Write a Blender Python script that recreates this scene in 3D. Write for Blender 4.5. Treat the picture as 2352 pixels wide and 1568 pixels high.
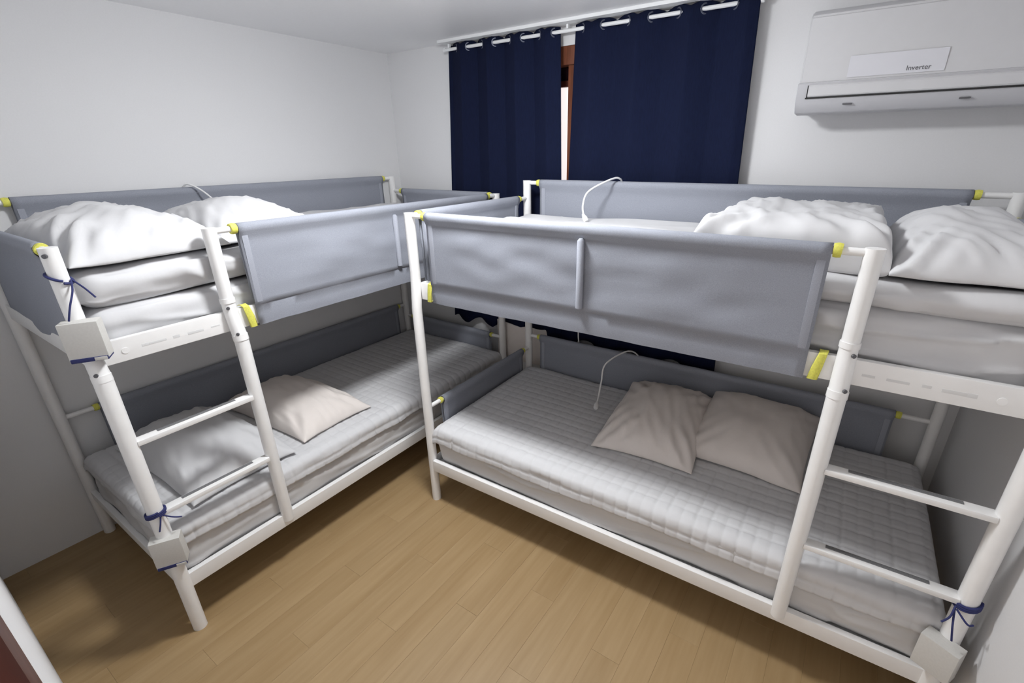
import bpy, bmesh, math, random
from mathutils import Vector, Matrix, noise

# ------------------------------------------------------------------ start, camera, world, light, exposure
for o in list(bpy.data.objects):
    bpy.data.objects.remove(o)
SC = bpy.context.scene
COL = SC.collection
random.seed(7)

cam_d = bpy.data.cameras.new('camera')
cam = bpy.data.objects.new('camera', cam_d)
COL.objects.link(cam)
YAW, PITCH, ROLL = 0.59334, 1.17114, -0.01126
rot = Matrix.Rotation(YAW, 3, 'Z') @ Matrix.Rotation(PITCH, 3, 'X') @ Matrix.Rotation(ROLL, 3, 'Z')
cam.matrix_world = Matrix.Translation((2.7803, -2.4991, 1.7001)) @ rot.to_4x4()
cam_d.sensor_width = 36.0
cam_d.lens = 1094.46 / 2352 * 36.0
cam_d.shift_x = -39.7 / 2352
cam_d.shift_y = 26.1 / 2352
cam_d.clip_start = 0.005
SC.camera = cam

world = bpy.data.worlds.new('world')
SC.world = world
world.use_nodes = True
world.node_tree.nodes['Background'].inputs[0].default_value = (1.0, 0.93, 0.88, 1)
world.node_tree.nodes['Background'].inputs[1].default_value = 1.25

LAMP_POS = (1.63, -1.30, 2.295)
LAMP_STRENGTH = 140.0
SC.view_settings.view_transform = 'Standard'
SC.view_settings.look = 'None'
SC.view_settings.gamma = 1.0
SC.view_settings.use_curve_mapping = False
SC.view_settings.exposure = 0.13


# ------------------------------------------------------------------ materials
def mat(name, col, rough=0.6, metal=0.0, spec=0.5, sheen=0.0):
    m = bpy.data.materials.new(name)
    m.use_nodes = True
    b = m.node_tree.nodes['Principled BSDF']
    b.inputs['Base Color'].default_value = (*col, 1)
    b.inputs['Roughness'].default_value = rough
    b.inputs['Metallic'].default_value = metal
    b.inputs['Specular IOR Level'].default_value = spec
    if sheen:
        b.inputs['Sheen Weight'].default_value = sheen
        b.inputs['Sheen Roughness'].default_value = 0.5
    return m


def N(m, t):
    return m.node_tree.nodes.new(t)


def L(m, a, b):
    m.node_tree.links.new(a, b)


def grain(m, scale=(1, 1, 1), nscale=60, amount=0.1, bump=0.0, detail=4, dist=0.002):
    """Fine colour variation and relief on a material, in object coordinates."""
    b = m.node_tree.nodes['Principled BSDF']
    base = b.inputs['Base Color'].default_value[:3]
    tc = N(m, 'ShaderNodeTexCoord')
    mp = N(m, 'ShaderNodeMapping')
    mp.inputs['Scale'].default_value = scale
    nz = N(m, 'ShaderNodeTexNoise')
    nz.inputs['Scale'].default_value = nscale
    nz.inputs['Detail'].default_value = detail
    L(m, tc.outputs['Object'], mp.inputs['Vector'])
    L(m, mp.outputs[0], nz.inputs['Vector'])
    rp = N(m, 'ShaderNodeValToRGB')
    rp.color_ramp.elements[0].position = 0.3
    rp.color_ramp.elements[1].position = 0.7
    rp.color_ramp.elements[0].color = (*[c * (1 - amount) for c in base], 1)
    rp.color_ramp.elements[1].color = (*[min(1, c * (1 + amount)) for c in base], 1)
    L(m, nz.outputs['Fac'], rp.inputs[0])
    L(m, rp.outputs[0], b.inputs['Base Color'])
    if bump:
        bp = N(m, 'ShaderNodeBump')
        bp.inputs['Strength'].default_value = bump
        bp.inputs['Distance'].default_value = dist
        L(m, nz.outputs['Fac'], bp.inputs['Height'])
        L(m, bp.outputs[0], b.inputs['Normal'])
    return m


M = {}
M['wall'] = grain(mat('wallpaper', (0.76, 0.76, 0.77), 0.75, spec=0.25), nscale=180, amount=0.012, bump=0.06)
M['ceiling'] = grain(mat('ceiling_paper', (0.90, 0.90, 0.91), 0.42, spec=0.5), nscale=90, amount=0.01, bump=0.03)
M['white_metal'] = grain(mat('white_metal', (0.88, 0.875, 0.87), 0.38), nscale=25, amount=0.015)
M['bolt'] = mat('bolt_steel', (0.13, 0.13, 0.14), 0.45, 0.5)
M['stamp'] = mat('stamped_grey', (0.70, 0.70, 0.70), 0.6)
M['panel'] = grain(mat('grey_panel_fabric', (0.285, 0.30, 0.345), 0.85, spec=0.2), nscale=420, amount=0.10, bump=0.12)
M['panel_seam'] = grain(mat('grey_panel_seam', (0.33, 0.345, 0.395), 0.85, spec=0.2), nscale=420, amount=0.08, bump=0.12)
M['loop'] = grain(mat('yellow_loop', (0.70, 0.68, 0.12), 0.7), nscale=200, amount=0.1)
M['grip'] = grain(mat('grey_grip', (0.16, 0.16, 0.165), 0.9), nscale=300, amount=0.2)
M['cotton'] = grain(mat('white_cotton', (0.64, 0.64, 0.655), 0.9, spec=0.1, sheen=0.0), nscale=16, amount=0.012, bump=0.10, dist=0.01)
M['cotton_warm'] = grain(mat('warm_white_cotton', (0.77, 0.715, 0.68), 0.9, spec=0.1, sheen=0.0), nscale=16, amount=0.015, bump=0.10, dist=0.01)
M['cotton_grey'] = grain(mat('greyish_cotton', (0.60, 0.595, 0.60), 0.9, spec=0.15), scale=(0.35, 1, 1), nscale=14, amount=0.03, bump=0.2, dist=0.01)
M['cord'] = mat('white_cord', (0.80, 0.80, 0.80), 0.5)
M['blue_cord'] = mat('navy_cord', (0.020, 0.026, 0.12), 0.7)
M['pad'] = grain(mat('light_grey_pad', (0.60, 0.59, 0.565), 0.8), nscale=160, amount=0.03)
M['ac'] = grain(mat('ac_plastic', (0.63, 0.63, 0.645), 0.45), nscale=30, amount=0.01)
M['ac_band'] = grain(mat('ac_band_plastic', (0.55, 0.55, 0.575), 0.5), nscale=30, amount=0.01)
M['sticker'] = mat('paper_sticker', (0.68, 0.68, 0.72), 0.7)
M['ink'] = mat('dark_ink', (0.10, 0.10, 0.11), 0.7)
M['gap'] = mat('dark_gap', (0.03, 0.03, 0.03), 0.9)
M['trim'] = mat('white_trim', (0.80, 0.81, 0.82), 0.5)
M['steel'] = mat('grommet_steel', (0.10, 0.11, 0.15), 0.4, 0.6)
M['grout'] = mat('floor_base', (0.25, 0.17, 0.085), 0.8)

# navy curtain cloth, fine vertical weave
m = mat('navy_curtain_cloth', (0.0062, 0.0095, 0.030), 0.9, spec=0.12, sheen=0.0)
M['curtain'] = grain(m, scale=(1, 1, 0.12), nscale=260, amount=0.16, bump=0.1)

# brown varnished wood of window and door frames
m = mat('brown_wood', (0.17, 0.058, 0.030), 0.35)
M['brown_wood'] = grain(m, scale=(6, 6, 0.5), nscale=14, amount=0.30, bump=0.05)
m = mat('door_wood', (0.085, 0.018, 0.010), 0.35)
M['door_wood'] = grain(m, scale=(6, 6, 0.5), nscale=14, amount=0.30, bump=0.05)

# frosted window glass lit from outside
m = mat('lit_frosted_glass', (0.8, 0.78, 0.78), 0.5)
b = m.node_tree.nodes['Principled BSDF']
b.inputs['Emission Color'].default_value = (1.0, 0.90, 0.88, 1)
b.inputs['Emission Strength'].default_value = 0.85
M['glass'] = m
M['dark_glass'] = mat('dark_upper_glass', (0.02, 0.008, 0.010), 0.2)

# lamp diffuser
m = mat('lamp_diffuser', (0.9, 0.9, 0.9), 0.5)
b = m.node_tree.nodes['Principled BSDF']
b.inputs['Emission Color'].default_value = (0.97, 0.985, 1.0, 1)
b.inputs['Emission Strength'].default_value = LAMP_STRENGTH
M['diffuser'] = m

# laminate planks: colour varies by plank, streaks along the plank (local y)
m = mat('oak_laminate', (0.36, 0.25, 0.14), 0.42, spec=0.4)
b = m.node_tree.nodes['Principled BSDF']
tc = N(m, 'ShaderNodeTexCoord')
oi = N(m, 'ShaderNodeObjectInfo')
cmb = N(m, 'ShaderNodeCombineXYZ')
mul = N(m, 'ShaderNodeMath'); mul.operation = 'MULTIPLY'; mul.inputs[1].default_value = 37.0
L(m, oi.outputs['Random'], mul.inputs[0])
for k in range(3):
    L(m, mul.outputs[0], cmb.inputs[k])
add = N(m, 'ShaderNodeVectorMath'); add.operation = 'ADD'
L(m, tc.outputs['Object'], add.inputs[0]); L(m, cmb.outputs[0], add.inputs[1])
mp = N(m, 'ShaderNodeMapping'); mp.inputs['Scale'].default_value = (1, 0.07, 1)
L(m, add.outputs[0], mp.inputs['Vector'])
n1 = N(m, 'ShaderNodeTexNoise'); n1.inputs['Scale'].default_value = 55; n1.inputs['Detail'].default_value = 5
n2 = N(m, 'ShaderNodeTexNoise'); n2.inputs['Scale'].default_value = 11; n2.inputs['Detail'].default_value = 2
L(m, mp.outputs[0], n1.inputs['Vector']); L(m, mp.outputs[0], n2.inputs['Vector'])
r1 = N(m, 'ShaderNodeValToRGB')
r1.color_ramp.elements[0].position = 0.32; r1.color_ramp.elements[1].position = 0.68
r1.color_ramp.elements[0].color = (0.318, 0.208, 0.097, 1)
r1.color_ramp.elements[1].color = (0.405, 0.283, 0.148, 1)
mixn = N(m, 'ShaderNodeMath'); mixn.operation = 'MULTIPLY_ADD'
mixn.inputs[1].default_value = 0.45
L(m, n1.outputs['Fac'], mixn.inputs[0])
m2 = N(m, 'ShaderNodeMath'); m2.operation = 'MULTIPLY'; m2.inputs[1].default_value = 0.55
L(m, n2.outputs['Fac'], m2.inputs[0]); L(m, m2.outputs[0], mixn.inputs[2])
L(m, mixn.outputs[0], r1.inputs[0])
hs = N(m, 'ShaderNodeHueSaturation')
mr = N(m, 'ShaderNodeMapRange'); mr.inputs['To Min'].default_value = 0.975; mr.inputs['To Max'].default_value = 1.025
L(m, oi.outputs['Random'], mr.inputs['Value']); L(m, mr.outputs[0], hs.inputs['Value'])
L(m, r1.outputs[0], hs.inputs['Color']); L(m, hs.outputs[0], b.inputs['Base Color'])
M['plank'] = m


# ------------------------------------------------------------------ mesh helpers
def link(name, me, material=None, parent=None, loc=None, rotz=0.0):
    o = bpy.data.objects.new(name, me)
    COL.objects.link(o)
    if material is not None:
        me.materials.clear()
        me.materials.append(material)
    if parent is not None:
        o.parent = parent
    if loc is not None:
        o.location = loc
    if rotz:
        o.rotation_euler = (0, 0, rotz)
    return o


def finish(bm, name, smooth=True, angle=40):
    bmesh.ops.recalc_face_normals(bm, faces=bm.faces)
    me = bpy.data.meshes.new(name)
    bm.to_mesh(me)
    bm.free()
    if smooth:
        me.polygons.foreach_set('use_smooth', [True] * len(me.polygons))
        try:
            me.set_sharp_from_angle(angle=math.radians(angle))
        except Exception:
            pass
    return me


def obj(name, bm, material, parent=None, loc=None, rotz=0.0, smooth=True, angle=40):
    return link(name, finish(bm, name, smooth, angle), material, parent, loc, rotz)


def tag(o, label=None, cat=None, group=None, kind=None):
    if label: o['label'] = label
    if cat: o['category'] = cat
    if group: o['group'] = group
    if kind: o['kind'] = kind
    return o


def empty(name, loc=(0, 0, 0), rotz=0.0):
    o = bpy.data.objects.new(name, None)
    o.empty_display_size = 0.1
    COL.objects.link(o)
    o.location = loc
    o.rotation_euler = (0, 0, rotz)
    return o


def box(bm, lo, hi, bevel=0.0, seg=2):
    lo2 = [min(a, b_) for a, b_ in zip(lo, hi)]
    hi2 = [max(a, b_) for a, b_ in zip(lo, hi)]
    r = bmesh.ops.create_cube(bm, size=1)
    vs = r['verts']
    for v in vs:
        v.co = Vector([lo2[k] + (v.co[k] + 0.5) * (hi2[k] - lo2[k]) for k in range(3)])
    if bevel:
        es = list({e for v in vs for e in v.link_edges})
        bmesh.ops.bevel(bm, geom=es, offset=bevel, segments=seg, affect='EDGES', profile=0.7)
    return bm


def tube(bm, pts, r, n=14, cap=True):
    """Tube along a polyline, r constant or one per point."""
    pts = [Vector(p) for p in pts]
    rs = r if isinstance(r, (list, tuple)) else [r] * len(pts)
    rings = []
    ref = None
    for i, p in enumerate(pts):
        a = pts[max(i - 1, 0)]
        c = pts[min(i + 1, len(pts) - 1)]
        d = (c - a).normalized()
        if ref is None:
            ref = Vector((0, 0, 1)) if abs(d.z) < 0.9 else Vector((1, 0, 0))
        x = (ref - d * ref.dot(d)).normalized()
        y = d.cross(x)
        ref = x
        rings.append([bm.verts.new(p + (x * math.cos(2 * math.pi * k / n) + y * math.sin(2 * math.pi * k / n)) * rs[i]) for k in range(n)])
    for i in range(len(rings) - 1):
        for k in range(n):
            bm.faces.new((rings[i][k], rings[i][(k + 1) % n], rings[i + 1][(k + 1) % n], rings[i + 1][k]))
    if cap:
        bm.faces.new(rings[0][::-1])
        bm.faces.new(rings[-1])
    return bm


def smooth_path(pts, k=8):
    """Catmull-Rom through the points."""
    pts = [Vector(p) for p in pts]
    out = []
    for i in range(len(pts) - 1):
        p0 = pts[max(i - 1, 0)]; p1 = pts[i]; p2 = pts[i + 1]; p3 = pts[min(i + 2, len(pts) - 1)]
        for j in range(k):
            t = j / k
            out.append(0.5 * ((2 * p1) + (p2 - p0) * t + (2 * p0 - 5 * p1 + 4 * p2 - p3) * t * t + (3 * p1 - p0 - 3 * p2 + p3) * t ** 3))
    out.append(pts[-1])
    return out


def grid(bm, f, nu, nv, flip=False):
    vs = [[bm.verts.new(f(i / nu, j / nv)) for j in range(nv + 1)] for i in range(nu + 1)]
    for i in range(nu):
        for j in range(nv):
            q = (vs[i][j], vs[i + 1][j], vs[i + 1][j + 1], vs[i][j + 1])
            bm.faces.new(q[::-1] if flip else q)
    return vs


def nz(x, y, z=0.0):
    return noise.noise(Vector((x, y, z)))


def ridge(x, y, z=0.0):
    return 1.0 - abs(noise.noise(Vector((x, y, z)))) * 2.0


# ------------------------------------------------------------------ the room
ROOM_X, NEAR_Y, H_C = 3.31, -2.512, 2.295


def struct(name, bm, material, label=None):
    o = obj(name, bm, material, smooth=False)
    return tag(o, label, kind='structure')


# window opening in the back wall
WX0, WX1, WZ0, WZ1 = 0.66, 2.20, 0.80, 2.20
bm = bmesh.new()
box(bm, (-0.12, 0, -0.05), (WX0, 0.14, H_C + 0.1))
box(bm, (WX1, 0, -0.05), (ROOM_X + 0.12, 0.14, H_C + 0.1))
box(bm, (WX0, 0, -0.05), (WX1, 0.14, WZ0))
box(bm, (WX0, 0, WZ1), (WX1, 0.14, H_C + 0.1))
struct('wall_back', bm, M['wall'], 'white papered wall with the curtained window and the air conditioner')
bm = bmesh.new(); box(bm, (-0.12, -3.4, -0.05), (0, 0, H_C + 0.1))
struct('wall_left', bm, M['wall'], 'white papered wall along the left bunk bed')
bm = bmesh.new(); box(bm, (ROOM_X, -3.4, -0.05), (ROOM_X + 0.12, 0, H_C + 0.1))
struct('wall_right', bm, M['wall'], 'white papered wall at the ladder end of the right bunk bed')
DOOR_X0, DOOR_X1, DOOR_Z = 2.49, 3.20, 2.10
bm = bmesh.new()
box(bm, (0, NEAR_Y - 0.12, -0.05), (DOOR_X0, NEAR_Y, H_C + 0.1))
box(bm, (DOOR_X1, NEAR_Y - 0.12, -0.05), (ROOM_X, NEAR_Y, H_C + 0.1))
box(bm, (DOOR_X0, NEAR_Y - 0.12, DOOR_Z), (DOOR_X1, NEAR_Y, H_C + 0.1))
struct('wall_near', bm, M['wall'], 'white wall beside the doorway the room is seen from')
bm = bmesh.new(); box(bm, (-0.12, -3.4, H_C), (ROOM_X + 0.12, 0.14, H_C + 0.1))
struct('ceiling', bm, M['ceiling'], 'plain white papered ceiling')

# door frame round the doorway, dark reddish brown
dr = empty('door_1', (DOOR_X0, NEAR_Y - 0.06, 0)); tag(dr, 'dark reddish brown wooden frame of the doorway', kind='structure')
for nm, lo, hi in (('frame_post', (DOOR_X0 - 0.062, NEAR_Y - 0.13, 0), (DOOR_X0 + 0.03, NEAR_Y + 0.004, DOOR_Z + 0.05)),
                   ('frame_post', (DOOR_X1 - 0.03, NEAR_Y - 0.13, 0), (DOOR_X1 + 0.06, NEAR_Y + 0.004, DOOR_Z + 0.05)),
                   ('frame_head', (DOOR_X0 + 0.03, NEAR_Y - 0.13, DOOR_Z - 0.03), (DOOR_X1 - 0.03, NEAR_Y + 0.004, DOOR_Z + 0.05))):
    bm = bmesh.new(); box(bm, lo, hi, 0.004)
    o = obj(nm, bm, M['door_wood'], dr)
    o.location = (-dr.location[0], -dr.location[1], 0)

# floor: a base slab and single planks laid along y
bm = bmesh.new(); box(bm, (-0.12, -3.4, -0.06), (ROOM_X + 0.12, 0.14, -0.0011))
floor = struct('floor', bm, M['grout'], 'warm oak coloured laminate plank floor')
PW = 0.110
PL = 0.86
def plank_mesh(length):
    bm = bmesh.new()
    box(bm, (0.0001, 0.0002, -0.0095), (PW - 0.0001, length - 0.0002, 0.0), 0.0006, 1)
    return finish(bm, 'plank', False)
pm = {}
x = 0.09 - PW
row = 0
while x < ROOM_X:
    off = (row * 0.37 % 1.0) * PL
    y = -3.3 - off
    while y < 0.0:
        y0, y1 = max(y, -2.9), min(y + PL, 0.0)
        if y1 - y0 > 0.02:
            ln = round(y1 - y0, 3)
            if ln not in pm:
                pm[ln] = plank_mesh(ln)
            link('plank', pm[ln], M['plank'], floor, (x, y0, 0.0005 * random.random() - 0.0005))
        y += PL
    x += PW
    row += 1

# window: brown wooden frame with two sliding sashes, frosted lit panes
win = empty('window_1', (WX0, 0.07, WZ0)); tag(win, 'brown wooden window with lit frosted glass behind the curtains', kind='structure')
def wpart(name, lo, hi, material, bev=0.004, parent=win):
    bm = bmesh.new(); box(bm, lo, hi, bev)
    o = obj(name, bm, material, parent)
    if parent is win:
        o.location = (-WX0, -0.07, -WZ0)
    return o
FW = 0.06
wpart('window_frame', (WX0, 0.005, WZ0), (WX0 + FW, 0.13, WZ1), M['brown_wood'])
wpart('window_frame', (WX1 - FW, 0.005, WZ0), (WX1, 0.13, WZ1), M['brown_wood'])
wpart('window_frame', (WX0 + FW, 0.005, WZ1 - 0.085), (WX1 - FW, 0.13, WZ1), M['brown_wood'])
wpart('window_frame', (WX0 + FW, 0.005, WZ0), (WX1 - FW, 0.13, WZ0 + FW), M['brown_wood'])
wpart('sash_stile', (1.350, 0.02, WZ0 + FW), (1.44, 0.055, WZ1 - 0.085), M['brown_wood'])
wpart('upper_pane', (WX0 + FW, 0.075, 2.045), (WX1 - FW, 0.085, WZ1 - 0.085), M['dark_glass'], 0)
wpart('sash_rail', (WX0 + FW, 0.06, 2.02), (1.350, 0.10, 2.05), M['door_wood'])
wpart('pane', (WX0 + FW, 0.080, WZ0 + FW), (1.350, 0.088, 2.02), M['glass'], 0)
wpart('pane', (1.44, 0.034, WZ0 + FW), (WX1 - FW, 0.042, 2.045), M['glass'], 0)

# white batten under the ceiling that carries the curtain rod
bm = bmesh.new(); box(bm, (0.545, -0.105, 2.280), (2.30, -0.012, H_C), 0.002)
o = struct('trim_1', bm, M['trim'], 'white batten under the ceiling above the curtain rod')

# ------------------------------------------------------------------ ceiling lamp (above the frame)
lamp = empty('ceiling_lamp', LAMP_POS)
tag(lamp, 'round white lit ceiling lamp in the middle of the room', 'lamp')
bm = bmesh.new(); tube(bm, [(0, 0, 0), (0, 0, -0.03)], [0.150, 0.145], 40)
obj('base', bm, M['trim'], lamp)
bm = bmesh.new()
prof = [(0.135, -0.031), (0.140, -0.052), (0.126, -0.068), (0.090, -0.077), (0.04, -0.081), (0.001, -0.082)]
tube(bm, [(0, 0, z) for _, z in prof], [r for r, _ in prof], 40)
obj('diffuser', bm, M['diffuser'], lamp)

# ------------------------------------------------------------------ bunk beds
LEN, WID, HF, HB = 2.0306, 0.907, 1.470, 1.552
U = LEN - 0.415            # the inner ladder upright
KO = 0.029                 # how far the lower posts stand out
A_ROOT = ((0.0305, -0.1083, 0.0), -math.pi / 2, 1)
B_ROOT = ((1.2000, -0.1588, 0.0), 0.0191, -1)
PR = 0.0225


def to_world(bed, s, t, z):
    (lx, ly, lz), rz, mir = bed
    v = Matrix.Rotation(rz, 3, 'Z') @ Vector((s, mir * t, z))
    return Vector((lx, ly, lz)) + v


def make_bed(bed, label):
    loc, rz, mir = bed
    root = empty('bunk_bed', loc, rz)
    tag(root, label, 'bed', 'white metal bunk beds')
    P = lambda s, t, z: (s, mir * t, z)

    def bx(name, lo, hi, material, bev=0.003, parent=root):
        bm = bmesh.new()
        box(bm, P(*lo), P(*hi), bev)
        return obj(name, bm, material, parent)

    def tb(name, pts, r, material, parent=root, n=14):
        bm = bmesh.new()
        tube(bm, [P(*p) for p in pts], r, n)
        return obj(name, bm, material, parent)

    # posts
    def kinked(s, top, bot, r):
        k = KO if s > 0 else 0.014
        w0 = WID if s > 0 else WID + 0.002
        return [(s, w0, top), (s, w0, 1.215), (s, w0 + 0.002, 1.18), (s, WID + k - 0.003, 1.085), (s, WID + k, 1.06), (s, WID + k, bot)]
    front = [tb('post', kinked(0.0, HF, 0, PR), PR, M['white_metal']), tb('post', kinked(LEN, HF, 0, PR), [PR, PR, PR, 0.025, 0.026, 0.024], M['white_metal'])]
    for s in (0.0, LEN):
        tb('post', [(s, 0, HB), (s, 0, 0)], PR, M['white_metal'])
    upr = tb('ladder_upright', kinked(U, HF, 0.222, PR), [PR, PR, 0.0235, 0.0245, 0.0245, 0.0235], M['white_metal'])
    # joint collars and bolts on the ladder uprights
    for s, par in ((U, upr), (LEN, front[1])):
        tb('collar', [(s, WID + KO * 0.9, 1.088), (s, WID + KO, 1.066)], 0.0262, M['white_metal'], par, 18)
        tb('collar', [(s, WID, 1.222), (s, WID + 0.001, 1.205)], 0.0252, M['white_metal'], par, 18)
        for z, t in ((1.190, WID + 0.002), (1.095, WID + KO - 0.004)):
            a = math.radians(35)
            dx, dy = math.sin(a), math.cos(a)
            tb('bolt', [(s + dx * 0.019, t + dy * 0.019, z), (s + dx * 0.0275, t + dy * 0.0275, z)], 0.0058, M['bolt'], par, 12)
    for par, z in ((front[1], 1.405),):
        tb('bolt', [(LEN + 0.012, WID + 0.015, z + 0.045), (LEN + 0.018, WID + 0.023, z + 0.045)], 0.006, M['bolt'], par, 12)

    # upper rails and lower rails, with end rails
    ru = bx('side_rail', (0.02, WID - 0.026, 1.098), (LEN - 0.02, WID - 0.004, 1.172), M['white_metal'])
    bx('side_rail', (0.02, -0.012, 1.098), (LEN - 0.02, 0.010, 1.172), M['white_metal'])
    bx('side_rail', (0.02, WID + 0.012, 0.195), (LEN - 0.02, WID + 0.036, 0.256), M['white_metal'])
    bx('side_rail', (0.02, -0.012, 0.195), (LEN - 0.02, 0.010, 0.256), M['white_metal'])
    for s in (0.0, LEN):
        bx('end_rail', (s - 0.011, 0.018, 1.105), (s + 0.011, WID - 0.015, 1.165), M['white_metal'])
        bx('end_rail', (s - 0.011, 0.018, 0.205), (s + 0.011, WID + 0.012, 0.250), M['white_metal'])
        if s == 0.0:
            tb('guard_rail', [(s, 0.0, 0.548), (s, WID + KO, 0.548)], 0.0105, M['white_metal'])
    # stamped dimples on the upper rail inside the ladder gap
    for ds, w_, hh in ((1.66, 0.030, 0.006), (1.715, 0.05, 0.006), (1.79, 0.020, 0.008), (1.83, 0.05, 0.007), (1.88, 0.02, 0.008)):
        bx('stamp', (ds, WID - 0.006, 1.130 - 0.004 * random.random()), (ds + w_, WID - 0.0034, 1.130 + hh), M['stamp'], 0.0008, ru)
    bm = bmesh.new()
    tube(bm, [P(1.945, WID - 0.006, 1.132), P(1.945, WID - 0.002, 1.132)], 0.010, 18)
    obj('rail_cap', bm, M['white_metal'], ru)
    # bed bases: a thin plate with a rim under each mattress
    for z, t1 in ((1.112, WID - 0.026), (0.212, WID + 0.012)):
        b_ = bx('bed_base', (0.012, 0.010, z), (LEN - 0.012, t1, z + 0.010), M['white_metal'], 0.0)
    # guard rails
    gf = tb('guard_rail', [(0.0, WID, HF - 0.012), (U, WID, HF - 0.012)], 0.0105, M['white_metal'])
    tb('guard_rail', [(0.0, 0.0, HB - 0.012), (LEN, 0.0, HB - 0.012)], 0.0105, M['white_metal'])
    tb('guard_rail', [(0.0, 0.0, 0.632), (LEN, 0.0, 0.632)], 0.0105, M['white_metal'])
    for s in (0.0, LEN):
        tb('guard_rail', [(s, 0.0, HF - 0.012), (s, WID, HF - 0.012)], 0.0105, M['white_metal'])
    # ladder rungs between the inner upright and the corner post
    for z in (0.836, 0.553):
        rg = bx('rung', (U + 0.018, WID + 0.010, z - 0.009), (LEN - 0.018, WID + 0.050, z + 0.009), M['white_metal'], 0.005)
        bx('grip_strip', (U + 0.075, WID + 0.016, z + 0.0085), (LEN - 0.085, WID + 0.030, z + 0.0112), M['grip'], 0.0008, rg)

    # fabric guard panels: cloth sleeve round the rail at the top, slack cloth below
    def panel(name, a, bpt, ztop, zbot, out, r_top=0.017, sag=0.012, seed=0, wrap_bottom=None, seams=True, sheaths=()):
        """a, bpt: (s,t) ends; out: unit (ds,dt) pointing to the face; the cloth hangs on that side."""
        a, bpt = Vector((a[0], a[1])), Vector((bpt[0], bpt[1]))
        out = Vector(out)
        ln = (bpt - a).length
        rnd = random.Random(seed)
        ph = rnd.random() * 50
        # profile (offset along out, z): back bottom -> round the top rail -> front down -> round the bottom rail
        zc = ztop - 0.012
        prof = []
        prof += [(-0.006, zbot + 0.02), (-0.008, 0.5 * (zbot + zc)), (-0.012, zc - 0.03)]
        for k in range(9):
            ang = math.pi - math.pi * k / 8
            prof.append((r_top * math.cos(ang), zc + r_top * math.sin(ang)))
        prof.append((r_top * 0.94, zc - 0.012))
        prof.append((0.006, zc - 0.030))
        nfront = 14
        zb = zbot if wrap_bottom is None else wrap_bottom[0]
        for k in range(1, nfront + 1):
            prof.append((None, zc - 0.030 + (zb - zc + 0.030) * k / nfront))
        if wrap_bottom is not None:
            zr0, zr1, off = wrap_bottom
            prof += [(off, zr0 - 0.004), (off + 0.003, 0.5 * (zr0 + zr1)), (off, zr1), (off - 0.02, zr1 - 0.006), (off - 0.034, zr1)]
        else:
            prof += [(-0.004, zb - 0.004)]
        nu = max(8, int(ln / 0.025))
        bm = bmesh.new()
        rows = []
        for i in range(nu + 1):
            u = i / nu
            base = a + (bpt - a) * u
            row_ = []
            for j, (o_, z) in enumerate(prof):
                fz = 0.0
                if o_ is None:
                    f = (zc - 0.03 - z) / max(1e-6, (zc - 0.03 - zb))
                    edge = min(1.0, 6 * u, 6 * (1 - u))
                    belly = math.sin(math.pi * min(1, f)) * edge
                    w = nz(u * ln * 3.2 + ph, f * 2.2, 1.3) * 0.9 + 0.5 * nz(u * ln * 7 + ph, f * 4.5 + u * 3, 5.1)
                    o_ = 0.004 + 0.004 * f + sag * belly * (0.25 + 1.0 * w)
                    fz = 0.003 * nz(u * ln * 5 + ph, 9)
                else:
                    o_ = o_ + 0.0012 * nz(u * ln * 14 + ph, j * 0.7)
                    if wrap_bottom is not None and j >= len(prof) - 4:
                        o_ += 0.003 * nz(u * ln * 9 + ph, j * 0.4, 2)
                        fz = 0.004 * nz(u * ln * 8 + ph, 3)
                p2 = base + out * o_
                row_.append(bm.verts.new(P(p2.x, p2.y, z + fz)))
            rows.append(row_)
        for i in range(nu):
            for j in range(len(prof) - 1):
                bm.faces.new((rows[i][j], rows[i + 1][j], rows[i + 1][j + 1], rows[i][j + 1]))
        o = obj(name, bm, M['panel'], root, angle=60)
        md = o.modifiers.new('cloth', 'SOLIDIFY'); md.thickness = 0.003; md.offset = 0
        d = (bpt - a).normalized()
        if seams:                                   # paler hemmed ends
            for e in (0.012, ln - 0.030):
                bm = bmesh.new()
                c = a + d * e
                for zz0, zz1 in ((zb + 0.004, zc - 0.024),):
                    q0 = c + out * 0.0035
                    q1 = c + d * 0.022 + out * 0.0095
                    box(bm, P(q0.x, q0.y, zz0), P(q1.x, q1.y, zz1), 0.002, 2)
                obj('seam_strip', bm, M['panel_seam'], o)
        for sh in sheaths:
            c = a + d * sh
            q = c + out * 0.017
            bm = bmesh.new(); tube(bm, [P(q.x, q.y, zc - 0.026), P(q.x, q.y, zc - 0.034), P(q.x, q.y, zb + 0.012)], [0.006, 0.0125, 0.0125], 14)
            obj('support_sheath', bm, M['panel_seam'], o)
        return o

    def loop_ring(par, c, axis, zc, r, w=0.020):
        """A yellow elastic loop round a rail; axis = (ds,dt) along the rail."""
        bm = bmesh.new()
        a0 = Vector(c) - Vector(axis) * w / 2
        a1 = Vector(c) + Vector(axis) * w / 2
        am = Vector(c)
        tube(bm, [P(a0.x, a0.y, zc), P(am.x, am.y, zc + 0.0005), P(a1.x, a1.y, zc)], [r * 0.90, r, r * 0.92], 18)
        return obj('corner_loop', bm, M['loop'], par)

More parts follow.
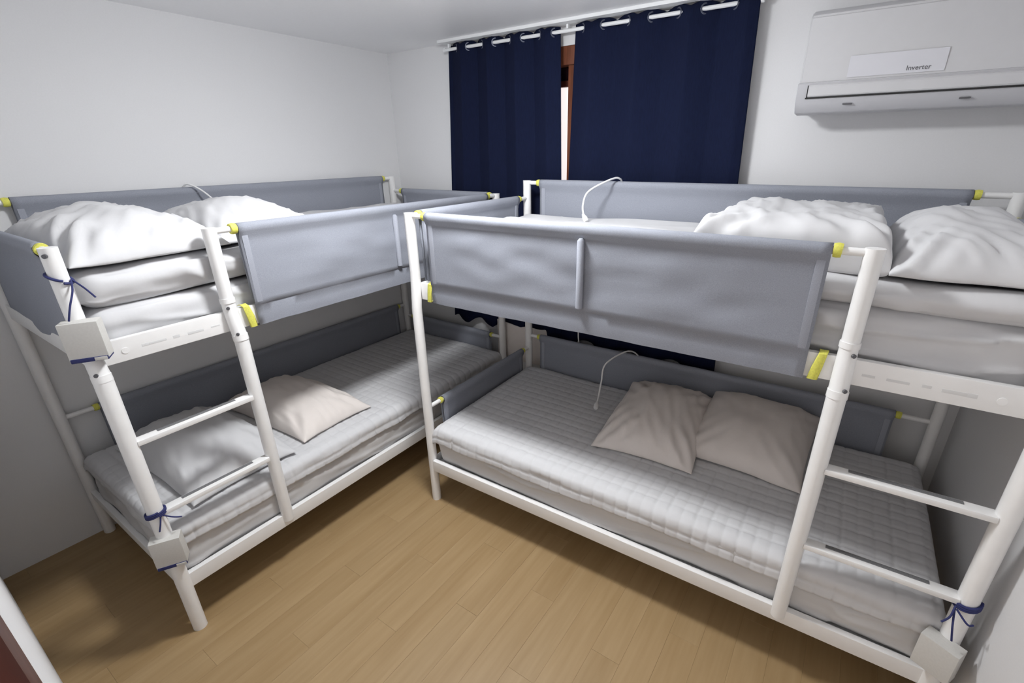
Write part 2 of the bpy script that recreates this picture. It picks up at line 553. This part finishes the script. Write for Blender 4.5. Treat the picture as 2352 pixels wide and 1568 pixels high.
    def loop_band(par, s, w=0.022):
        """A yellow band drawn round the flat upper rail."""
        bm = bmesh.new()
        n = 7
        prof = [(WID - 0.003, 1.100), (WID + 0.006, 1.096), (WID + 0.0085, 1.135), (WID + 0.006, 1.176), (WID - 0.012, 1.182), (WID - 0.034, 1.176)]
        rows = []
        for i in range(n):
            u = i / (n - 1)
            ds = (u - 0.5) * w
            rows.append([bm.verts.new(P(s + ds * (0.75 + 0.45 * abs(nz(j * 1.7, s * 9))) + 0.006 * (z - 1.14) / 0.04 + 0.004 * nz(z * 30, s * 7), t + 0.003 * math.sin(u * math.pi), z)) for j, (t, z) in enumerate(prof)])
        for i in range(n - 1):
            for j in range(len(prof) - 1):
                bm.faces.new((rows[i][j], rows[i + 1][j], rows[i + 1][j + 1], rows[i][j + 1]))
        o = obj('corner_loop', bm, M['loop'], par, angle=60)
        md = o.modifiers.new('band', 'SOLIDIFY'); md.thickness = 0.0025; md.offset = 1 if mir > 0 else -1
        return o

    first = 0.095
    last = 1.525
    sd = 3 if mir > 0 else 11
    fp = panel('guard_panel', (first, WID), (last, WID), HF, 1.18, (0, 1), seed=sd, wrap_bottom=(1.178, 1.094, 0.0035), sheaths=(0.715,), sag=0.012)
    for s in (first - 0.010, last + 0.012):
        loop_ring(fp, (s, WID), (1, 0), HF - 0.012, 0.0195 if s > 1 else 0.018)
        loop_band(fp, s + (0.018 if s > 1 else -0.005), 0.028)
    bp_ = panel('guard_panel', (0.088, 0.0), (1.905, 0.0), HB, 1.13, (0, 1), seed=sd + 1, sag=0.008, seams=True, sheaths=())
    for s in (0.078, 1.918):
        loop_ring(bp_, (s, 0.0), (1, 0), HB - 0.012, 0.018)
    lp = panel('guard_panel', (0.088, 0.0), (1.890, 0.0), 0.644, 0.24, (0, 1), seed=sd + 2, sag=0.006)
    for s in (0.078, 1.903):
        loop_ring(lp, (s, 0.0), (1, 0), 0.632, 0.0165)
    # end panels: far end, near end (upper) and far end (lower)
    e1 = panel('guard_panel', (0.0, 0.100), (0.0, 0.845), HF, 1.12, (1, 0), seed=sd + 3, sag=0.006)
    for t in (0.088, 0.857):
        loop_ring(e1, (0.0, t), (0, 1), HF - 0.012, 0.0175)
    e2 = panel('guard_panel', (LEN, 0.090), (LEN, 0.825), HF, 1.105, (1, 0), seed=sd + 4, sag=0.008, seams=False)
    for t in (0.078, 0.842):
        loop_ring(e2, (LEN, t), (0, 1), HF - 0.012, 0.0185)
    e3 = panel('guard_panel', (0.0, 0.085), (0.0, 0.815), 0.560, 0.27, (1 if mir > 0 else 1, 0), seed=sd + 5, sag=0.004)
    for t in (0.072, 0.828):
        loop_ring(e3, (0.0, t), (0, 1), 0.548, 0.0165, 0.016)
    return root


make_bed(A_ROOT, 'white metal bunk bed with grey fabric guards along the left wall')
make_bed(B_ROOT, 'white metal bunk bed with grey fabric guards under the window and air conditioner')


# ------------------------------------------------------------------ bedding
def place(o, bed, s, t, z, yaw=0.0, tilt=(0, 0)):
    o.location = to_world(bed, s, t, z)
    o.rotation_euler = (tilt[0] * bed[2], tilt[1], bed[1] + yaw)
    return o


def soft_box(name, bed, s0, s1, t0, t1, z0, z1, r, material, label, cat, wr=0.004, seed=0, stretch=2.5, bulge=0.0, group=None, step=0.013, topwave=0.0):
    """A rounded padded block (mattress, folded quilt) with creases, origin at its base centre."""
    a = Vector(((s1 - s0) / 2, (t1 - t0) / 2, (z1 - z0) / 2))
    bm = bmesh.new()
    r = min(r, a.z * 0.95)

    def rounded(p):
        inner = Vector([max(-a[k] + r, min(a[k] - r, p[k])) for k in range(3)])
        d = p - inner
        if d.length > 1e-9:
            return inner + d.normalized() * r, d.normalized()
        return p, Vector((0, 0, 1))
    ph = seed * 17.3

    def pt(p):
        q, nrm = rounded(p)
        side = 1 - abs(nrm.z)
        w = nz(q.x * 3 / stretch * 2 + ph, q.y * 6, q.z * 9) + 0.6 * ridge(q.x * 5 / stretch + q.z * 4 + ph, q.y * 7, q.z * 12 + ph) - 0.3
        d = wr * w
        if side > 0.35:                       # sharp diagonal creases of the loose cover
            d += wr * 0.9 * max(0.0, ridge(q.x * 1.7 + q.z * 3.5 * (1 if nz(q.x * 0.9 + ph, 5) > 0 else -1) + ph, q.z * 13.0 - q.x * 1.2, ph)) ** 5
            d += wr * 0.35 * nz(q.x * 14 + ph, q.z * 22, q.y * 9)
        d += bulge * side * math.sin(math.pi * (q.z + a.z) / (2 * a.z))
        v = q + nrm * d
        if topwave and nrm.z > 0.3:
            v.z += topwave * nz(q.x * 2.2 + ph, q.y * 2.6, 4.4)
        return v
    nx, ny, nzv = max(4, int(2 * a.x / step)), max(4, int(2 * a.y / step)), max(6, int(2 * a.z / (step * 0.6)))
    ax = lambda k, u: -a[k] + 2 * a[k] * u
    mirv = lambda v: Vector((v.x, v.y * bed[2], v.z + a.z))
    for sgn in (-1, 1):
        grid(bm, lambda u, v: mirv(pt(Vector((ax(0, u), ax(1, v), sgn * a.z)))), nx, ny)
        grid(bm, lambda u, v: mirv(pt(Vector((ax(0, u), sgn * a.y, ax(2, v))))), nx, nzv)
        grid(bm, lambda u, v: mirv(pt(Vector((sgn * a.x, ax(1, u), ax(2, v))))), ny, nzv)
    bmesh.ops.remove_doubles(bm, verts=bm.verts, dist=0.0008)
    o = obj(name, bm, material, angle=180)
    place(o, bed, (s0 + s1) / 2, (t0 + t1) / 2, z0)
    return tag(o, label, cat, group)


def pad(bed, s0, s1, t0, t1, ztop, hang_front, hang_end, label, seed=0, cell=0.050):
    """A quilted pad draped over the mattress, stitched in squares."""
    r = 0.035
    ls, lt = s1 - s0, t1 - t0
    ph = seed * 9.1

    def fold(x, ln):
        """(position, drop) of a sheet that runs past both ends of a table of length ln."""
        h = ln / 2
        sg = 1 if x >= 0 else -1
        e = abs(x) - (h - r)
        if e <= 0:
            return x, 0.0
        arc = r * math.pi / 2
        if e < arc:
            an = e / r
            return sg * (h - r + r * math.sin(an)), r * (1 - math.cos(an))
        return sg * h, r + (e - arc)
    arc = r * math.pi / 2 - r
    us0, us1 = -ls / 2 - hang_end - arc, ls / 2 + hang_end + arc
    vt0, vt1 = -lt / 2 - 0.02, lt / 2 + hang_front + arc
    nu, nv = int((us1 - us0) / 0.0075), int((vt1 - vt0) / 0.0075)

    def f(u, v):
        x = us0 + (us1 - us0) * u
        hem = 0.016 * nz(x * 2.3 + ph, 2.0) + 0.007 * nz(x * 8 + ph, 7.7)
        y = vt0 + (vt1 + hem - vt0) * v
        px, dx = fold(x, ls)
        py, dy = fold(y, lt)
        q = math.exp(-((((x / cell) % 1) - 0.5) * cell / 0.0045) ** 2) * 1.0 + math.exp(-((((y / cell) % 1) - 0.5) * cell / 0.004) ** 2) * 0.8
        up = -0.0048 * min(q, 1.2) + 0.004 * nz(x * 3 + ph, y * 3)
        flat = 1.0 if dx + dy < 1e-6 else 0.0
        outw = 0.0
        if dy > r:
            outw = 0.006 * nz(x * 7 + ph, dy * 10) + (dy - r) * 0.10
        k = max(0.0, 1 - (dx + dy) / r)
        sgx = 1 if x > 0 else -1
        return Vector((px + sgx * (up * 0.7 if dx > 0 else 0) + (sgx * 0.15 * dy if dx > r else 0),
                       bed[2] * (py + outw + (up * (1 - k) if dy > 0 else 0)),
                       -max(dx, dy) - 0.35 * min(dx, dy) + up * max(k, 0.15) + 0.0))
    bm = bmesh.new()
    grid(bm, f, nu, nv)
    o = obj('mattress_pad', bm, M['cotton'], angle=180)
    md = o.modifiers.new('batting', 'SOLIDIFY'); md.thickness = 0.006; md.offset = 1 if bed[2] > 0 else -1
    place(o, bed, (s0 + s1) / 2, (t0 + t1) / 2, ztop)
    return tag(o, label, 'mattress pad', 'quilted pads on the lower bunks')


def pillow(bed, s, t, z, ls, lt, th, label, yaw=0.0, tilt=(0, 0), seed=0, material='cotton', wr=0.010, group=None, dir_=(1.0, 0.6), sharp=2.4, bottom=0.11, pe=0.52):
    """A filled pillow; ls along the bed, lt across it."""
    ph = seed * 13.7
    nu, nv = 56, 56

    def surf(u, v, top):
        x, y = u * 2 - 1, v * 2 - 1
        # denser near the seam
        x = math.sin(x * math.pi / 2); y = math.sin(y * math.pi / 2)
        prof = (max(0.0, 1 - abs(x) ** sharp) * max(0.0, 1 - abs(y) ** sharp)) ** pe
        px = ls / 2 * x * (1 - 0.055 * (1 - y * y) * x * x + 0.012 * nz(y * 2 + ph, 3))
        py = lt / 2 * y * (1 - 0.055 * (1 - x * x) * y * y + 0.012 * nz(x * 2 + ph, 8))
        edge = bottom * th * (0.8 + 0.35 * nz(x * 1.7 + ph, y * 1.7))
        if top:
            lump = 1 + 0.16 * nz(x * 1.4 + ph, y * 1.4, 2)
            zz = edge + (th - edge) * prof * lump
            a_, b_ = x * dir_[0] + y * dir_[1], -x * dir_[1] + y * dir_[0]
            w = ridge(a_ * 1.1 + ph, b_ * 4.2, 3) ** 3 * 0.8 + 0.6 * nz(a_ * 2.4 + ph, b_ * 6.5, 6)
            # gathers that run in from the corners
            c = abs(x * y)
            w += 1.4 * c * math.sin((abs(x) - abs(y)) * 16 + ph)
            zz += wr * w * min(1.0, prof * 2.2)
        else:
            zz = edge * (1 - min(1.0, prof * 1.6))
        return Vector((px, py * bed[2], zz))
    bm = bmesh.new()
    grid(bm, lambda u, v: surf(u, v, True), nu, nv)
    grid(bm, lambda u, v: surf(u, v, False), nu, nv, True)
    bmesh.ops.remove_doubles(bm, verts=bm.verts, dist=0.0012)
    o = obj('pillow', bm, M[material], angle=180)
    place(o, bed, s, t, z, yaw * bed[2], tilt)
    tag(o, label, 'pillow', group)
    return o


A, B = A_ROOT, B_ROOT
# lower bunks
soft_box('mattress', A, 0.02, LEN - 0.015, 0.022, WID + 0.004, 0.224, 0.440, 0.045, M['cotton_grey'], 'grey-white mattress under a quilted pad on the left lower bunk', 'mattress', 0.011, 1, 4.5, 0.004)
soft_box('mattress', B, 0.03, LEN - 0.015, 0.022, WID + 0.004, 0.224, 0.440, 0.045, M['cotton_grey'], 'grey-white mattress under a quilted pad on the right lower bunk', 'mattress', 0.011, 2, 4.5, 0.004)
pad(A, 0.016, LEN - 0.010, 0.045, WID + 0.014, 0.447, 0.045, 0.03, 'white quilted pad spread over the left lower bunk mattress', 1)
pad(B, 0.024, LEN - 0.010, 0.045, WID + 0.014, 0.447, 0.050, 0.03, 'white quilted pad spread over the right lower bunk mattress', 2)
GA, GB = 'pillows on the lower bunks', 'pillows on the upper bunks'
pillow(A, 1.235, 0.470, 0.452, 0.40, 0.70, 0.13, 'cream pillow on the left lower bunk, away from the ladder', 0.05, (0, 0), 3, 'cotton_warm', 0.007, GA, (0.2, 1.0))
pillow(A, 1.700, 0.500, 0.452, 0.43, 0.74, 0.15, 'white pillow on the left lower bunk seen behind the ladder rungs', 0.02, (0, 0), 4, 'cotton', 0.008, GA, (0.4, 1.0))
pillow(B, 0.972, 0.355, 0.476, 0.45, 0.61, 0.125, 'creased pillow on the right lower bunk nearest the white plug', -0.06, (-0.09, 0), 5, 'cotton_warm', 0.010, GA, (0.3, 1.0))
pillow(B, 1.378, 0.265, 0.488, 0.49, 0.54, 0.125, 'smooth pillow on the right lower bunk nearest the ladder', 0.06, (-0.15, 0), 6, 'cotton_warm', 0.005, GA, (0.2, 1.0))
# upper bunks
soft_box('mattress', A, 0.03, LEN - 0.03, 0.028, WID - 0.042, 1.124, 1.262, 0.05, M['cotton'], 'white mattress on the left upper bunk under the folded quilt', 'mattress', 0.010, 3, 3.0)
soft_box('mattress', B, 0.04, LEN - 0.03, 0.028, WID - 0.052, 1.124, 1.300, 0.05, M['cotton'], 'white mattress on the right upper bunk under the thin quilt', 'mattress', 0.020, 4, 3.5)
soft_box('quilt', A, 0.040, LEN - 0.035, 0.030, WID - 0.042, 1.264, 1.383, 0.055, M['cotton'], 'thick wrinkled white quilt on the left upper bunk', 'quilt', 0.016, 5, 1.4, 0.008, topwave=0.006)
soft_box('quilt', B, 0.045, LEN - 0.035, 0.030, WID - 0.042, 1.304, 1.382, 0.036, M['cotton'], 'thin white quilt on the right upper bunk', 'quilt', 0.014, 6, 2.2, 0.004, topwave=0.012)
pillow(A, 1.780, 0.500, 1.386, 0.46, 0.76, 0.152, 'big white pillow on the left upper bunk at the ladder end', 0.03, (0, 0), 7, 'cotton', 0.014, GB, (0.9, 0.5))
pillow(A, 1.330, 0.470, 1.386, 0.44, 0.74, 0.145, 'white pillow on the left upper bunk, partly behind the grey guard', -0.03, (0, 0), 8, 'cotton', 0.007, GB, (0.5, 1.0))
pillow(B, 1.400, 0.480, 1.386, 0.52, 0.74, 0.128, 'creased white pillow on the right upper bunk, partly behind the grey guard', 0.0, (0, 0), 9, 'cotton', 0.010, GB, (0.3, 1.0), 9.0, 0.16, 0.22)
pillow(B, 1.838, 0.500, 1.386, 0.36, 0.76, 0.140, 'plump white pillow on the right upper bunk above the ladder', 0.0, (0, 0), 10, 'cotton', 0.010, GB, (0.9, 0.7))

# white pillow stuffed upright between the two beds at the window
bm = bmesh.new()
def wedge(u, v, sg):
    x, y = math.sin((u - 0.5) * math.pi), math.sin((v - 0.5) * math.pi)
    pr = (max(0, 1 - abs(x) ** 2.6) * max(0, 1 - abs(y) ** 2.6)) ** 0.5
    return Vector((0.215 * x * (1 - 0.06 * (1 - y * y)), sg * 0.020 * pr + 0.004 * nz(x * 3, y * 3), 0.14 + 0.135 * y * (1 - 0.08 * (1 - x * x)) + 0.012 * x * x + 0.01 * nz(x * 2, y, 4)))
grid(bm, lambda u, v: wedge(u, v, 1), 30, 24)
grid(bm, lambda u, v: wedge(u, v, -1), 30, 24, True)
bmesh.ops.remove_doubles(bm, verts=bm.verts, dist=0.001)
o = obj('cushion', bm, M['cotton_warm'], None, (1.080, -0.058, 0.368), smooth=True, angle=180)
tag(o, 'flat white cushion wedged upright between the two beds below the curtains', 'cushion')


# ------------------------------------------------------------------ curtains and rod
ROD_Y, ROD_Z = -0.055, 2.252
rod = empty('curtain_rod', (0.565, ROD_Y, ROD_Z)); tag(rod, 'white curtain rod under the ceiling carrying the navy curtains', 'curtain rod')
bm = bmesh.new(); tube(bm, [(0, 0, 0), (1.71, 0, 0)], 0.0085, 16); obj('pole', bm, M['trim'], rod)
for xx in (-0.012, 1.71):
    bm = bmesh.new(); tube(bm, [(xx, 0, 0), (xx + 0.012, 0, 0)], 0.011, 16); obj('end_cap', bm, M['trim'], rod)
for xx in (0.03, 0.82, 1.68):
    bm = bmesh.new(); box(bm, (xx - 0.006, -0.008, 0.008), (xx + 0.006, 0.008, 0.027), 0.002); obj('bracket', bm, M['trim'], rod)


def curtain(x0t, x1t, x0b, x1b, ztop, zbot, waves, phase, seed, label):
    ph = seed * 3.3
    nu, nv = 220, 40

    def f(u, v):
        z = ztop + (zbot - ztop) * v
        x = (x0t + (x1t - x0t) * u) * (1 - v) + (x0b + (x1b - x0b) * u) * v
        uu = u + 0.010 * nz(u * 5 + ph, 1)
        a = 2 * math.pi * waves * uu + phase
        amp = 0.021 * (1 - 0.45 * v)
        y = ROD_Y + 0.004 * v + amp * math.sin(a) + 0.006 * v * nz(u * 7 + ph, v * 1.5)
        x += 0.010 * math.sin(2 * a) * (1 - 0.5 * v)
        edge = min(1, u * 12, (1 - u) * 12)
        z += (1 - v) ** 6 * 0.007 * math.cos(a * 2) * edge          # scalloped heading
        z += v ** 8 * (0.028 * math.sin(a * 1.0 + 0.8 * seed) * edge + 0.020 * nz(u * 6 + ph, 4) + 0.005 * nz(u * 15 + ph, 6))
        return Vector((x - x0t, y - ROD_Y, z - ztop))
    bm = bmesh.new()
    grid(bm, f, nu, nv)
    o = obj('curtain', bm, M['curtain'], None, (x0t, ROD_Y, ztop), angle=180)
    md = o.modifiers.new('cloth', 'SOLIDIFY'); md.thickness = 0.003; md.offset = 0
    tag(o, label, 'curtain', 'navy curtains')
    # steel grommets where the cloth crosses the rod
    k = 0
    for i in range(int(2 * waves) + 2):
        a = math.pi * i
        u = (a - phase) / (2 * math.pi * waves)
        if 0.02 < u < 0.98:
            sl = math.cos(a)
            bm = bmesh.new()
            n = 20
            ring = []
            for j in range(n):
                an = 2 * math.pi * j / n
                for q in range(6):
                    bn = 2 * math.pi * q / 6
                    rr = 0.019 + 0.0035 * math.cos(bn)
                    ring.append(bm.verts.new((0.0022 * math.sin(bn), rr * math.cos(an), rr * math.sin(an))))
            for j in range(n):
                for q in range(6):
                    bm.faces.new((ring[j * 6 + q], ring[j * 6 + (q + 1) % 6], ring[((j + 1) % n) * 6 + (q + 1) % 6], ring[((j + 1) % n) * 6 + q]))
            g = obj('grommet', bm, M['steel'], o, ((x1t - x0t) * u, 0, ROD_Z - ztop))
            g.rotation_euler = (0, 0, math.radians(-55 * sl))
    return o


curtain(0.570, 1.328, 0.470, 1.372, 2.275, 0.604, 4.0, 0.6, 1, 'navy curtain panel left of the lit window gap')
curtain(1.432, 2.280, 1.368, 2.318, 2.275, 0.600, 3.6, 2.2, 2, 'navy curtain panel right of the lit window gap')

# ------------------------------------------------------------------ air conditioner
AX0, AX1 = 2.488, 3.285
ac = empty('air_conditioner', (AX0, 0, 1.84)); tag(ac, 'white wall mounted air conditioner above the right bunk bed', 'air conditioner')
def prism(name, prof, x0, x1, material, parent, bev=0.004):
    bm = bmesh.new()
    l_ = [bm.verts.new((x0, y, z)) for y, z in prof]
    r_ = [bm.verts.new((x1, y, z)) for y, z in prof]
    n = len(prof)
    bm.faces.new(l_); bm.faces.new(r_[::-1])
    for i in range(n):
        bm.faces.new((l_[i], l_[(i + 1) % n], r_[(i + 1) % n], r_[i]))
    if bev:
        bmesh.ops.bevel(bm, geom=list(bm.edges), offset=bev, segments=2, affect='EDGES')
    return obj(name, bm, material, parent)
W_ = AX1 - AX0
prism('body', [(-0.002, 0.0), (-0.130, -0.015), (-0.185, 0.010), (-0.200, 0.088), (-0.205, 0.30), (-0.17, 0.322), (-0.002, 0.322)], 0.0, W_, M['ac'], ac, 0.006)
prism('lower_cover', [(-0.10, -0.018), (-0.165, -0.015), (-0.200, 0.020), (-0.2085, 0.086), (-0.19, 0.092), (-0.10, 0.05)], -0.004, W_ + 0.004, M['ac_band'], ac, 0.003)
vane = prism('vane', [(-0.2065, 0.038), (-0.2125, 0.042), (-0.2150, 0.074), (-0.2090, 0.080)], 0.035, W_ - 0.035, M['ac'], ac, 0.0015)
prism('vane_gap', [(-0.196, 0.033), (-0.2066, 0.033), (-0.2078, 0.0375), (-0.198, 0.0375)], 0.028, W_ - 0.028, M['gap'], ac, 0)
prism('vane_gap', [(-0.196, 0.034), (-0.2070, 0.034), (-0.2112, 0.078), (-0.198, 0.078)], 0.031, 0.0335, M['gap'], ac, 0)
for xx in (0.155, 0.490):
    bm = bmesh.new(); box(bm, (xx, -0.199, 0.008), (xx + 0.03, -0.186, 0.013), 0.002); obj('latch', bm, M['bolt'], ac)
st = prism('sticker', [(-0.2015, 0.096), (-0.2032, 0.096), (-0.2052, 0.163), (-0.2040, 0.163)], 0.150, 0.428, M['sticker'], ac, 0)
cu = bpy.data.curves.new('lettering', 'FONT')
cu.body = 'Inverter'
cu.size = 0.021
cu.extrude = 0.0004
tx = bpy.data.objects.new('lettering', cu)
COL.objects.link(tx)
dg = bpy.context.evaluated_depsgraph_get()
me = bpy.data.meshes.new_from_object(tx.evaluated_get(dg))
bpy.data.objects.remove(tx)
tx = link('lettering', me, M['ink'], st, (0.322, -0.2042, 0.104))
tx.rotation_euler = (math.radians(90), 0, 0)

# ------------------------------------------------------------------ white cords with plugs
def cord(name, pts, r, label, plug_dir=None, group='white charging cords'):
    base = Vector(pts[-1])
    root = empty(name, base); tag(root, label, 'cord', group)
    bm = bmesh.new()
    tube(bm, smooth_path([Vector(p) - base for p in pts], 10), r, 10)
    obj('wire', bm, M['cord'], root)
    if plug_dir is not None:
        d = Vector(plug_dir).normalized()
        bm = bmesh.new()
        tube(bm, [d * -0.012, d * 0.0, d * 0.012, d * 0.030, d * 0.036], [0.005, 0.009, 0.0125, 0.0125, 0.010], 16)
        p = obj('plug', bm, M['cord'], root)
    return root


cord('charging_cord', [(1.93, -0.125, 0.40), (1.925, -0.128, 0.60), (1.915, -0.165, 0.668), (1.885, -0.25, 0.700), (1.83, -0.37, 0.660), (1.832, -0.415, 0.58), (1.842, -0.46, 0.52), (1.852, -0.50, 0.492)], 0.0042,
     'white cord with a plug hanging over the guard onto the right lower bunk', (0.1, -0.35, -0.12))
cord('charging_cord', [(1.76, -0.120, 1.30), (1.755, -0.122, 1.52), (1.748, -0.150, 1.572), (1.715, -0.22, 1.562), (1.655, -0.30, 1.515), (1.655, -0.35, 1.455), (1.680, -0.385, 1.412)], 0.0048,
     'white cord with a plug hanging over the guard onto the right upper bunk', (0.1, -0.06, -0.1))
cord('charging_cord', [(0.012, -1.395, 1.38), (0.012, -1.395, 1.53), (0.026, -1.392, 1.568), (0.058, -1.375, 1.566), (0.090, -1.345, 1.536), (0.110, -1.315, 1.49), (0.12, -1.300, 1.43), (0.125, -1.300, 1.395)], 0.0042,
     'white cord hanging over the guard behind the pillows of the left upper bunk')
cord('charging_cord', [(1.545, -0.135, 0.80), (1.540, -0.137, 0.70), (1.545, -0.130, 0.60), (1.55, -0.128, 0.45)], 0.0035,
     'thin white cord hanging straight down below the curtain hem')

# ------------------------------------------------------------------ grey pads and navy cords on the ladder posts
def post_pad(loc, rotz, tilt, label, w=0.092, h=0.112, d=0.05, band=True):
    root = empty('post_pad', loc, rotz)
    root.rotation_euler = (tilt, 0, rotz)
    tag(root, label, 'pad', 'grey pads on the ladder posts')
    bm = bmesh.new(); box(bm, (-w / 2, -d / 2, 0), (w / 2, d / 2, h), 0.004)
    obj('block', bm, M['pad'], root)
    if band:
        bm = bmesh.new(); box(bm, (-w / 2 + 0.002, -d / 2 - 0.002, -0.006), (w / 2 - 0.002, d / 2 + 0.002, 0.007), 0.003)
        s_ = obj('strap', bm, M['blue_cord'], root)
        bm = bmesh.new(); box(bm, (w / 2 - 0.034, -d / 2 - 0.0035, -0.0045), (w / 2 - 0.004, -d / 2 - 0.0015, 0.0055), 0.001)
        obj('strap_tag', bm, M['pad'], s_)
    return root


post_pad((0.975, -2.142, 1.152), math.radians(60), 0.0, 'grey pad strapped to the left ladder post at the upper rail')
post_pad((0.985, -2.145, 0.352), math.radians(60), 0.0, 'grey pad on the left ladder post just above the lower rail')
post_pad((3.230, -1.092, 0.305), math.radians(-28), 0.0, 'grey pad on the right ladder post at the lower rail', band=False)


def tie(center, r, tails, label, turns=2, tilt=0.25):
    c = Vector(center)
    root = empty('tie_cord', c); tag(root, label, 'cord', 'navy cords tied round the ladder posts')
    bm = bmesh.new()
    pts = []
    n = 22
    for i in range(turns * n + 1):
        a = 2 * math.pi * i / n
        pts.append(Vector((r * math.cos(a), r * math.sin(a), 0.006 * (i / n - turns / 2) + tilt * r * math.sin(a + 0.8))))
    tube(bm, pts, 0.0038, 8)
    obj('winding', bm, M['blue_cord'], root)
    for tl in tails:
        bm = bmesh.new()
        tube(bm, smooth_path([Vector(p) - c for p in tl], 8), 0.0026, 8)
        obj('tail', bm, M['blue_cord'], root)
    return root


tie((0.9376, -2.139, 1.385), 0.0268, [[(0.955, -2.120, 1.378), (0.975, -2.13, 1.35), (0.985, -2.150, 1.31), (0.980, -2.163, 1.27)], [(0.955, -2.118, 1.378), (0.965, -2.10, 1.35), (0.972, -2.085, 1.32)]],
    'navy cord tied round the left ladder post beside the upper pillow', 1, -0.5)
tie((0.9666, -2.139, 0.560), 0.0290, [[(0.992, -2.135, 0.555), (1.000, -2.145, 0.53), (1.002, -2.155, 0.505)], [(0.992, -2.130, 0.555), (1.005, -2.105, 0.535), (1.012, -2.085, 0.525)]],
    'navy cord tied round the left ladder post at the second rung', 3, 0.2)
tie(tuple(to_world(B, LEN, WID + KO, 0.548)), 0.0290, [[(3.222, -1.085, 0.545), (3.215, -1.105, 0.52), (3.20, -1.115, 0.50)], [(3.222, -1.085, 0.54), (3.225, -1.11, 0.50), (3.235, -1.115, 0.45)], [(3.225, -1.09, 0.54), (3.25, -1.11, 0.52), (3.265, -1.10, 0.515)]],
    'navy cord tied round the right ladder post at the second rung', 3, 0.2)
